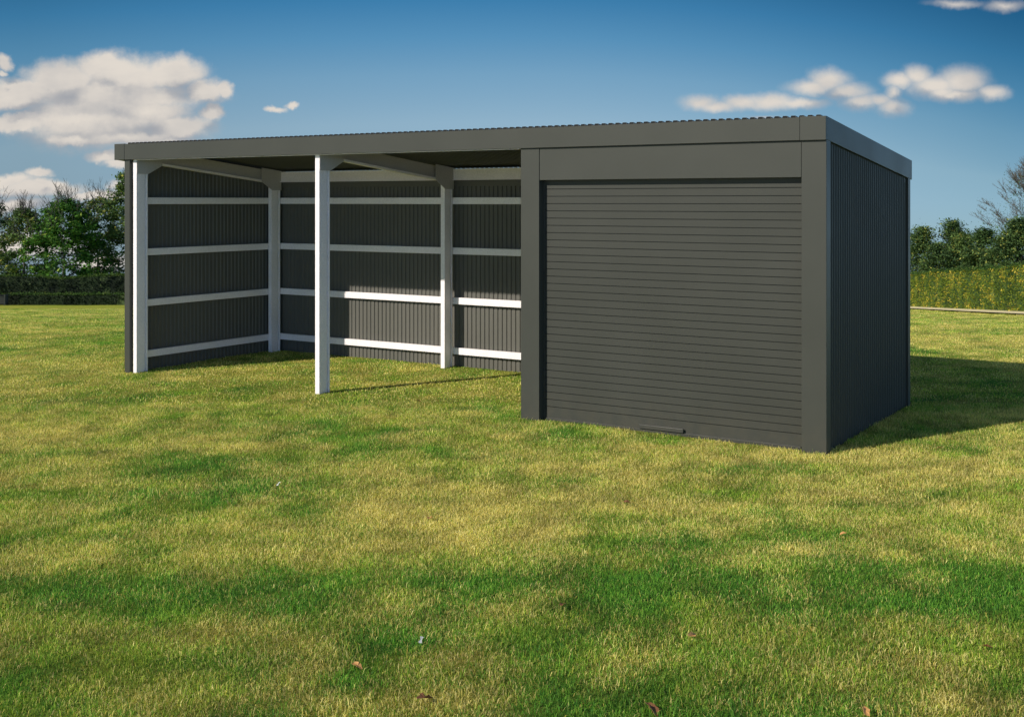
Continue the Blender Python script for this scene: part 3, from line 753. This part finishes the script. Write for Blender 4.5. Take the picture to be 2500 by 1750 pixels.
# ------------------------------------------------------------------ hedges
def hedge(name, label, pts, height, thick, mat, topmat, dens, size, group, wave=.03, seed=1, topsize=None, topn=1.0):
    """pts: ground polyline of the face; foliage on faces and top over a dark core"""
    rnd = random.Random(seed)
    root = empty(name, (pts[0][0], pts[0][1], gz(*pts[0]))); tag(root, label, 'hedge', group)
    off = root.location
    leaf = MB(); topm = MB(); core = MB()
    for (ax, ay), (bx, by) in zip(pts[:-1], pts[1:]):
        d = Vector((bx-ax, by-ay)); L = d.length; d /= L; n = Vector((d.y, -d.x))   # n: outward face side
        steps = max(2, int(L/.5))
        def hh(s): 
            x_, y_ = ax+d.x*s, ay+d.y*s
            return height*(1+wave*mnoise.noise(Vector((x_*.45, y_*.45, seed)))*2) - (.16*math.exp(-((x_-X_(150, 57))/1.3)**2) if height > 1.35 else 0)
        for k in range(steps):
            s0, s1 = L*k/steps, L*(k+1)/steps
            vs = []
            for s in (s0, s1):
                for o_ in (.05, thick-.05):
                    x_, y_ = ax+d.x*s-n.x*o_, ay+d.y*s-n.y*o_
                    gzz = gz(x_, y_)
                    vs += [(x_-off.x, y_-off.y, gzz-off.z-.05), (x_-off.x, y_-off.y, gzz-off.z+hh(s)-.06)]
            core.add(vs, [(0,4,5,1),(2,3,7,6),(1,5,7,3)])
        for _ in range(int(L*height*dens)):
            s = rnd.random()*L; z = rnd.random()*hh(s); o_ = abs(rnd.gauss(0, .035)); 
            x_, y_ = ax+d.x*s-n.x*(o_-.03), ay+d.y*s-n.y*(o_-.03)
            c = Vector((x_-off.x, y_-off.y, gz(x_, y_)-off.z+z))
            leaf_quads(leaf, rnd, c, 1, .03, size)
        for _ in range(int(L*thick*dens*1.3*topn)):
            s = rnd.random()*L; o_ = rnd.random()*thick
            x_, y_ = ax+d.x*s-n.x*o_, ay+d.y*s-n.y*o_
            z = hh(s)+rnd.gauss(0, .025)+(.09*rnd.random() if rnd.random() < .2 else 0)
            leaf_quads(topm, rnd, Vector((x_-off.x, y_-off.y, gz(x_, y_)-off.z+z)), 1, .03, (topsize or size), droop=-.5)
    core.build('stems', M_HEDGE_D if mat is M_HEDGE_D else M_F_DARK, root, fix=False)
    leaf.build('foliage', mat, root, fix=False); topm.build('top_growth', topmat, root, fix=False)
    return root
Yh = 54.5
hl = (675, 742)
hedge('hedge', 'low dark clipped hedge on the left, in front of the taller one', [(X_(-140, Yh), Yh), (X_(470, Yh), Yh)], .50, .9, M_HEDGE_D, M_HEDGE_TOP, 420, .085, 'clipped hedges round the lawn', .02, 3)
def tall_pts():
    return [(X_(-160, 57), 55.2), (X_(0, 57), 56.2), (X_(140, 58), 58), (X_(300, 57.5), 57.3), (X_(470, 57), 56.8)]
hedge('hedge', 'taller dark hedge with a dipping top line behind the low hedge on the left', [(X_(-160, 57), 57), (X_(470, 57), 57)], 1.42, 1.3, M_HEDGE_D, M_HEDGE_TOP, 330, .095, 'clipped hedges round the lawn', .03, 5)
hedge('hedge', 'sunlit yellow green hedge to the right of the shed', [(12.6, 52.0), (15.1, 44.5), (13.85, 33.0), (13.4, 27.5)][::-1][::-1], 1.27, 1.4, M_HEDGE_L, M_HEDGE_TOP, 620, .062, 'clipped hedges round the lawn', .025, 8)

# pale gravel edge along the right hedge
m, t, b = new_mat('gravel')
pp = t.node('ShaderNodeNewGeometry').outputs['Position']
t.put(b.inputs['Base Color'], t.mix(t.noise(pp, 25, 4, .7), rgb(.78, .64, .32), rgb(.95, .84, .52))); b.inputs['Roughness'].default_value = .95
pth = MB(); PP = [(12.55, 52.0), (15.0, 44.6), (13.72, 33.0), (13.25, 27.5)]
prev = None
for (ax, ay), (bx, by) in zip(PP[:-1], PP[1:]):
    n = 24
    for k in range(n+1):
        s = k/n; x_ = ax+(bx-ax)*s; y_ = ay+(by-ay)*s
        j = .05*mnoise.noise(Vector((x_*2, y_*2, 0)))
        pth.v += [(x_-1.15+j, y_, gz(x_, y_)+.045), (x_+.22, y_, gz(x_, y_)+.045)]
nn_ = len(pth.v)//2
for i in range(nn_-1): pth.f.append((2*i, 2*i+1, 2*i+3, 2*i+2))
tag(pth.build('path', m, None, fix=False), 'narrow pale gravel edging at the foot of the sunlit hedge', 'path', kind='structure')

# ------------------------------------------------------------------ planter at the left edge
M_PLANT = bark_mat('weathered_grey_planks', rgb(.03, .034, .033), rgb(.065, .07, .066))
pc = at(-2, 53.2); pl = empty('planter', pc, R(12)); tag(pl, 'grey wooden planter box on feet at the left edge of the lawn', 'planter')
q = MB(); q.box(-.28, .28, -.28, .28, .07, .46)
for k in range(4): q.box(-.295, .295, -.295+.0, -.282, .09+k*.092, .165+k*.092); q.box(.282, .295, -.28, .28, .09+k*.092, .165+k*.092)
q.build('box', M_PLANT, pl, bevel=.004)
for sx in (-1, 1):
    for sy in (-1, 1):
        q = MB(); q.box(sx*.29-.03, sx*.29+.03, sy*.29-.03, sy*.29+.03, -.03, .50); q.build('leg', M_PLANT, pl, bevel=.004)
tb = empty('clipped_bush', (pc.x, pc.y, pc.z+.44)); tag(tb, 'dark dome shaped clipped bush growing in the wooden planter', 'bush')
rn = random.Random(5); q = MB()
for _ in range(1500):
    d = Vector((rn.gauss(0, 1), rn.gauss(0, 1), abs(rn.gauss(0, 1)))); d.normalize()
    leaf_quads(q, rn, Vector((d.x*.36, d.y*.36, .08+d.z*.50))*rn.uniform(.85, 1.0), 1, .02, .06)
q.build('foliage', M_HEDGE_D, tb, fix=False)
q = MB(); q.tube([Vector((0, 0, -.02)), Vector((.01, 0, .2)), Vector((0, .01, .42))], [.03, .028, .02], 6); q.build('stem', M_BARK, tb, fix=False)
